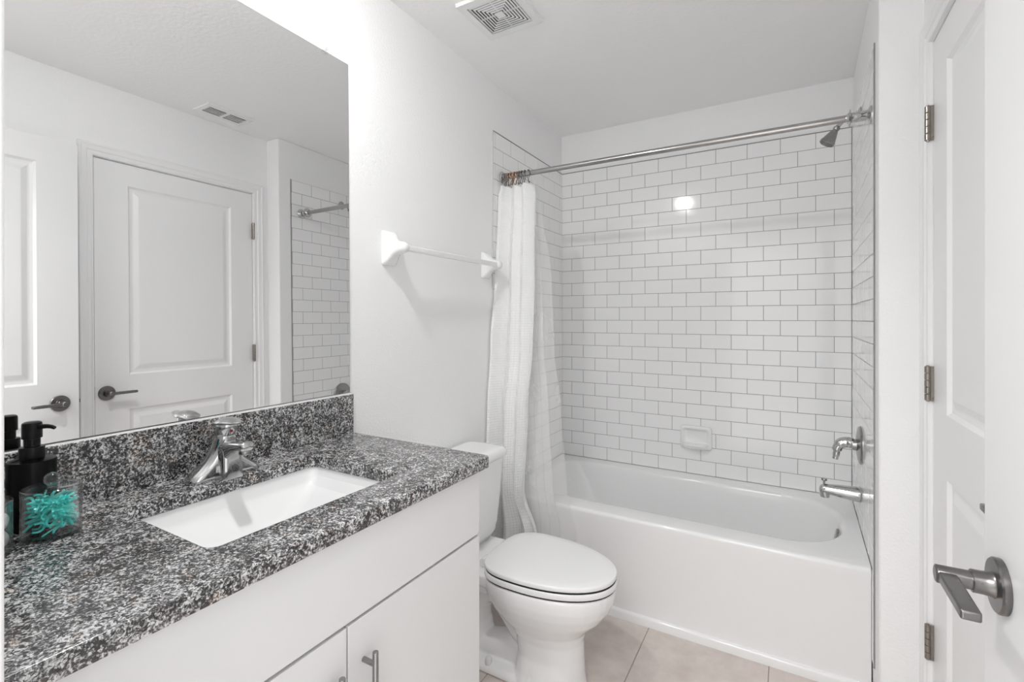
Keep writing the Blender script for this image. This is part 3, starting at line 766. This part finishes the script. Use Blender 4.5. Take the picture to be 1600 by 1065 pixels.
# sink
t = thing('sink', 'white rectangular undermount sink set into the granite countertop', 'sink', (.288, .652, .80))
bm = NB(); Q = lambda a, b, c, d, r, z: rrect(a, b, c, d, r, z, 6, 3)
rings = [Q(.115, .461, .417, .887, .03, .8955), Q(.127, .449, .429, .875, .024, .8955), Q(.128, .448, .430, .874, .024, .892), Q(.131, .445, .433, .871, .024, .866), Q(.136, .440, .440, .864, .026, .856), Q(.146, .430, .455, .845, .028, .846),
         Q(.178, .398, .505, .775, .03, .815), Q(.190, .386, .52, .755, .03, .808), Q(.22, .356, .55, .72, .03, .804), Q(.25, .326, .60, .69, .03, .800)]
outer = [Q(.24, .336, .58, .71, .03, .768), Q(.16, .416, .49, .80, .05, .774), Q(.13, .446, .45, .84, .04, .83), Q(.115, .461, .425, .880, .03, .885)]
loft(bm, outer + rings); obj('basin', bm, M['porcelain'], t, smooth=50)
bm = NB(); lathe(bm, [(.022, 0), (.022, .002), (.018, .003), (.016, .001), (.001, .0015)], (.288, .645, .8005), (0, 0, 1), 28); obj('drain', bm, M['chrome'], t, smooth=30)
# faucet
FX, FY = .085, .652
t = thing('faucet', 'chrome single-lever bathroom faucet behind the sink', 'faucet', (FX, FY, CZ1))
bm = NB()
# flared base plate rising to the tower (loft along z of rounded shapes)
def fb(hx, hy, z, dx=0, r=None): 
    r = r or min(hx, hy) * .92
    return rrect(FX + dx - hx, FX + dx + hx, FY - hy, FY + hy, r, CZ1 + z, 8, 2)
loft(bm, [fb(.026, .082, 0), fb(.027, .083, .003), fb(.0265, .080, .010), fb(.026, .071, .018), fb(.0255, .058, .028), fb(.025, .045, .040), fb(.0245, .035, .053, .001), fb(.024, .0285, .066, .003), fb(.0235, .025, .080, .006), fb(.0225, .0235, .092, .009), fb(.020, .021, .098, .011)])
bk = lambda x1, hy, r, z: rrect(FX - .018, x1, FY - hy, FY + hy, r, CZ1 + z, 8, 2)
loft(bm, [bk(FX + .050, .0265, .012, 0), bk(FX + .050, .0265, .012, .003), bk(FX + .048, .0245, .012, .02), bk(FX + .046, .0235, .012, .05), bk(FX + .044, .0225, .012, .066), bk(FX + .036, .021, .012, .076)])
obj('body', bm, M['chrome'], t, smooth=60)
bm = NB()
rings = []
for s, hw, hh, z in ((0.0, .022, .034, .050), (.02, .0215, .030, .056), (.040, .0195, .021, .068), (.06, .0175, .014, .0765), (.08, .016, .011, .080), (.092, .0155, .0105, .081), (.097, .012, .007, .081)):
    rings.append([(FX + .008 + s, FY + p[0], CZ1 + z + p[1]) for p in rrect(-hw, hw, -hh, hh, min(hw, hh) * .8, 0, 6)])
loft(bm, rings); obj('spout', bm, M['chrome'], t, smooth=60)
bm = NB(); lathe(bm, [(.0115, 0), (.0125, .002), (.0125, .012), (.011, .014), (.001, .013)], (FX + .090, FY, CZ1 + .076), (0, 0, -1), 24); obj('aerator', bm, M['brushed'], t, smooth=30)
bm = NB()
rings = []
for z, r, dx in ((.092, .0165, .011), (.100, .0195, .013), (.108, .0220, .015), (.117, .0235, .016), (.125, .0225, .016), (.131, .018, .015), (.135, .010, .014)):
    rings.append([(FX + dx + r * math.cos(2 * PI * k / 28), FY + r * math.sin(2 * PI * k / 28), CZ1 + z + .12 * r * math.cos(2 * PI * k / 28)) for k in range(28)])
loft(bm, rings)
# visor-like lever running forward over the dome
rings = []
for s, hw, zb, zt_ in ((-.026, .008, .119, .123), (-.023, .0175, .119, .129), (-.013, .0245, .121, .1365), (.002, .0265, .123, .1405), (.018, .0255, .125, .1405), (.032, .0205, .127, .1375), (.044, .0135, .128, .1355), (.056, .0105, .130, .1375), (.062, .005, .133, .1365)):
    p = []
    for k in range(20):
        a = 2 * PI * k / 20; zz_ = (zt_ - zb) / 2
        p.append((FX + .014 + s, FY + hw * math.cos(a), CZ1 + (zb + zt_) / 2 + zz_ * math.sin(a) - .10 * hw * math.cos(a) ** 2))
    rings.append(p)
loft(bm, rings)
hd = obj('handle', bm, M['chrome'], t, smooth=60)
bm = NB(); lathe(bm, [(.0036, 0), (.003, .0012), (.0002, .0016)], (FX + .0375, FY, CZ1 + .110), (1, 0, .15), 14); o = obj('temperature_dot', bm, M['red'], hd, smooth=50); o['label'] = 'small dark red temperature dot'

# ------------------------------------------------------------------ mirror
t = thing('wall_mirror', 'large frameless wall mirror above the granite backsplash', 'mirror', (0, .6, 1.6))
n_ = Vector((1, .0099, .0075)).normalized(); o_ = Vector((.0088, .8, 1.6))
px = lambda y, z: o_.x - (n_.y * (y - o_.y) + n_.z * (z - o_.z)) / n_.x
MY0, MY1, MZ0, MZ1 = YF + .004, 1.1045, 1.0595, 2.1405
bm = NB(); s = .0008
fr = [(y, z) for y, z in ((MY0, MZ0), (MY1, MZ0), (MY1, MZ1), (MY0, MZ1))]
fi = [(MY0 + s, MZ0 + s), (MY1 - s, MZ0 + s), (MY1 - s, MZ1 - s), (MY0 + s, MZ1 - s)]
vb = [bm.verts.new((max(px(y, z) - .0055, .0005), y, z)) for y, z in fr]; vf = [bm.verts.new((px(y, z) - .0006, y, z)) for y, z in fr]; vi = [bm.verts.new((px(y, z), y, z)) for y, z in fi]
bm.faces.new(vi)
glass = bm
fs = []
o = obj('mirror_glass', bm, M['mirror'], t)
bm = NB()
vb = [bm.verts.new((max(px(y, z) - .0065, .0003), y, z)) for y, z in fr]; vf = [bm.verts.new((px(y, z) - .0005, y, z)) for y, z in fr]; vi = [bm.verts.new((px(y, z) - .0001, y, z)) for y, z in fi]
for A_, B_ in ((vb, vf), (vf, vi)):
    for i in range(4): bm.faces.new((A_[i], A_[(i + 1) % 4], B_[(i + 1) % 4], B_[i]))
bm.faces.new(vb[::-1]); obj('mirror_edge', bm, M['edge'], t)
bm = NB(); lathe(bm, [(.0115, 0), (.0115, .003), (.010, .006), (.006, .0085), (.001, .009)], (px(1.012, 2.14) + .0005, 1.012, 2.143), (1, 0, 0), 24); lathe(bm, [(.004, -.008), (.004, .010), (.001, .0105)], (px(1.012, 2.14) + .001, 1.012, 2.146), (1, 0, 0), 12)
o = obj('mirror_clip', bm, M['acry'], t, smooth=40); o['label'] = 'clear plastic mirror clip'

# ------------------------------------------------------------------ soap dispenser and jars
c = (.079, .318, CZ1)
t = thing('soap_dispenser', 'matt black pump soap dispenser at the left end of the countertop', 'soap dispenser', c)
bm = NB(); lathe(bm, [(.031, 0), (.0335, .002), (.0335, .118), (.0325, .121), (.017, .124), (.016, .126)], c, (0, 0, 1), 48); obj('bottle', bm, M['blackmatte'], t, smooth=30)
bm = NB(); lathe(bm, [(.0172, .124), (.0176, .126), (.0176, .143), (.017, .1445), (.0115, .145)], c, (0, 0, 1), 36); lathe(bm, [(.0115, .143), (.0115, .163)], c, (0, 0, 1), 28); obj('collar', bm, M['black'], t, smooth=30)
bm = NB(); lathe(bm, [(.012, .159), (.0140, .160), (.0140, .184), (.0132, .1875), (.010, .1892), (.001, .1896)], c, (0, 0, 1), 36)
dr = Vector((.86, .5, 0)).normalized(); c3 = Vector(c)
tube(bm, [c3 + dr * .008 + Vector((0, 0, .180)), c3 + dr * .028 + Vector((0, 0, .181)), c3 + dr * .036 + Vector((0, 0, .180)), c3 + dr * .041 + Vector((0, 0, .178))], [.0048, .0038, .0034, .003], 14)
obj('pump_head', bm, M['black'], t, smooth=35)
def jar(c, label, r=.040, h=.080):
    t = thing('jar', label, 'jar', c)
    bm = NB(); lathe(bm, [(.001, 0), (r - .002, 0), (r, .002), (r, h), (r - .0022, h), (r - .0022, .006), (.001, .006)], c, (0, 0, 1), 56); obj('jar_body', bm, M['acry'], t, smooth=30)
    bm = NB(); hk = h + .0005
    lathe(bm, [(.001, hk - .006), (r - .003, hk - .006), (r - .003, hk), (r, hk), (r, hk + .0035), (r - .0012, hk + .0045), (.0065, hk + .0045), (.006, hk + .007)] +
          [(.0115 * math.sin(math.radians(a)), hk + .0165 - .0115 * math.cos(math.radians(a))) for a in range(35, 181, 12)], c, (0, 0, 1), 48)
    obj('jar_lid', bm, M['acry'], t, smooth=30)
    return t
JC = (.153, .3235, CZ1)
jar(JC, 'clear acrylic lidded jar holding teal floss picks in front of dispenser')
JC2 = (.165, .2310, CZ1)
jar(JC2, 'clear acrylic lidded jar of cotton balls cut off by photo edge', .0407, .080)
# floss picks
def pick():
    bm = NB(); L = .030
    tube(bm, smoothpath([(-L, 0, 0), (-.015, .0012, 0), (0, .0006, 0), (.014, 0, 0)], 4), [.0012] + [.0023] * 11 + [.0024], 6, flat=.6)
    tube(bm, smoothpath([(.028, .0075, 0), (.021, .0088, 0), (.0155, .006, 0), (.014, 0, 0), (.0155, -.006, 0), (.021, -.0088, 0), (.028, -.0075, 0)], 4), .0019, 6)
    return bm
pk = obj('floss_pick', pick(), M['teal'], smooth=60)
tag(pk, 'teal plastic floss pick heaped inside the clear jar', 'floss pick', 'teal floss picks in the jar')
rnd = random.Random(11); Ri = .0362
pts6 = [Vector(p) for p in ((-.030, 0, 0), (.028, .0085, 0), (.028, -.0085, 0), (.0, .0, 0))]
placed = 0; tries = 0
while placed < 56 and tries < 90000:
    tries += 1
    rot = Matrix.Rotation(rnd.uniform(0, 2 * PI), 4, 'Z') @ Matrix.Rotation(rnd.gauss(0, .6), 4, 'Y') @ Matrix.Rotation(rnd.uniform(0, PI), 4, 'X')
    loc = Vector((rnd.uniform(-.016, .016), rnd.uniform(-.016, .016), rnd.uniform(.010, .066)))
    ok = True
    for p in pts6:
        q_ = rot @ p + loc
        if q_.x ** 2 + q_.y ** 2 > Ri ** 2 or not (.0085 < q_.z < .0735): ok = False; break
    if not ok: continue
    o = pk if placed == 0 else pk.copy()
    if placed: COL.objects.link(o)
    o.location = Vector(JC) + loc; o.rotation_euler = rot.to_euler(); placed += 1
# cotton balls
cb = None
for i, (dx, dy, z, r) in enumerate(((.004, .0205, .022, .0155), (.016, -.008, .021, .014), (-.014, -.010, .020, .013), (.006, .0200, .0505, .0155), (-.018, .004, .049, .014), (.010, -.014, .048, .013), (-.004, .002, .066, .0085))):
    if cb is None:
        bm = NB(); bmesh.ops.create_icosphere(bm, subdivisions=3, radius=1.0)
        for v in bm.verts: v.co *= 1 + .06 * math.sin(5 * v.co.x + 3 * v.co.z) * math.cos(4 * v.co.y)
        cb = obj('cotton_ball', bm, M['cotton'], smooth=180); o = cb
        tag(cb, 'white cotton ball inside the clear jar at the photo edge', 'cotton ball', 'cotton balls in the jar')
    else: o = cb.copy(); COL.objects.link(o)
    o.location = (JC2[0] + dx, JC2[1] + dy, JC2[2] + z); o.scale = (r, r, r); o.rotation_euler = (i, 2 * i, 0)

# ------------------------------------------------------------------ ceiling fittings
t = thing('exhaust_fan', 'square white exhaust fan grille of concentric louvres on the ceiling', 'exhaust fan', (.315, 1.555, ZC))
fxc, fyc, fh = .315, 1.555, .122
bm = NB(); box(bm, fxc - fh + .02, fxc + fh - .02, fyc - fh + .02, fyc + fh - .02, ZC - .004, ZC - .001); obj('fan_cavity_shade', bm, M['dark'], t)  # thin dark plate painted as the shade behind the louvres
bm = NB()
def sqring(o_, i_, z0, z1):
    c4 = lambda h, z: [(fxc - h, fyc - h, z), (fxc + h, fyc - h, z), (fxc + h, fyc + h, z), (fxc - h, fyc + h, z)]
    loft(bm, [c4(o_, z0), c4(o_ - .002, z1), c4(i_ + .0005, z1), c4(i_, z0), c4(o_, z0)], False, False)
sqring(fh, .0905, ZC - .0005, ZC - .014)
obj('grille_frame', bm, M['plastic'], t)
bm = NB(); s = .0870
while s > .022:
    sqring(s, s - .0064, ZC - .0105, ZC - .0135); s -= .0116
box(bm, fxc - s, fxc + s, fyc - s, fyc + s, ZC - .0135, ZC - .0105)
box(bm, fxc - .088, fxc + .088, fyc - .002, fyc + .002, ZC - .009, ZC - .005); box(bm, fxc - .002, fxc + .002, fyc - .088, fyc + .088, ZC - .009, ZC - .005)
obj('louvre', bm, M['plastic'], t)
t = thing('ceiling_vent', 'small white rectangular air vent on the ceiling, seen in the mirror', 'air vent', (1.455, 1.55, ZC))
vx0, vx1, vy0, vy1 = 1.382, 1.530, 1.422, 1.680
bm = NB(); box(bm, vx0 + .02, vx1 - .02, vy0 + .02, vy1 - .02, ZC - .003, ZC - .001); obj('vent_cavity_shade', bm, M['dark'], t)  # thin dark plate gives the slots their shade by colour
bm = NB()
ym = (vy0 + vy1) / 2
for (a, b, c_, d_) in ((vx0, vx1, vy0, vy0 + .026), (vx0, vx1, vy1 - .026, vy1), (vx0, vx0 + .034, vy0 + .026, vy1 - .026), (vx1 - .034, vx1, vy0 + .026, vy1 - .026), (vx0 + .034, vx1 - .034, ym - .008, ym + .008)):
    box(bm, a, b, c_, d_, ZC - .008, ZC - .0005)
obj('vent_frame', bm, M['plastic'], t)
bm = NB()
for k in range(1, 4):
    xx = vx0 + .034 + (vx1 - vx0 - .068) * k / 4; box(bm, xx - .0032, xx + .0032, vy0 + .026, vy1 - .026, ZC - .0078, ZC - .004)
obj('vent_slat', bm, M['plastic'], t)
t = thing('ceiling_light', 'small round domed ceiling light above the vanity', 'ceiling light', (LX, LY, ZC))
bm = NB(); lathe(bm, [(.098, 0), (.098, .016), (.094, .019), (.048, .0195), (.048, .018), (.001, .018)], (LX, LY, ZC), (0, 0, -1), 48); obj('housing', bm, M['plastic'], t, smooth=30)
bm = NB(); lathe(bm, [(.046, .0185)] + [(.046 * math.cos(math.radians(a)), .0185 + .022 * math.sin(math.radians(a))) for a in range(8, 90, 8)] + [(.001, .0405)], (LX, LY, ZC), (0, 0, -1), 48); obj('diffuser', bm, M['diffuser'], t, smooth=30)
t = thing('hall_fill_lamp', 'flat square fill light added in the unseen hallway', 'ceiling light', (.85, -.75, ZC))  # invented housing for the added fill light
bm = NB(); box(bm, .38, 1.32, -1.22, -.28, ZC - .05, ZC); obj('housing', bm, M['plastic'], t)
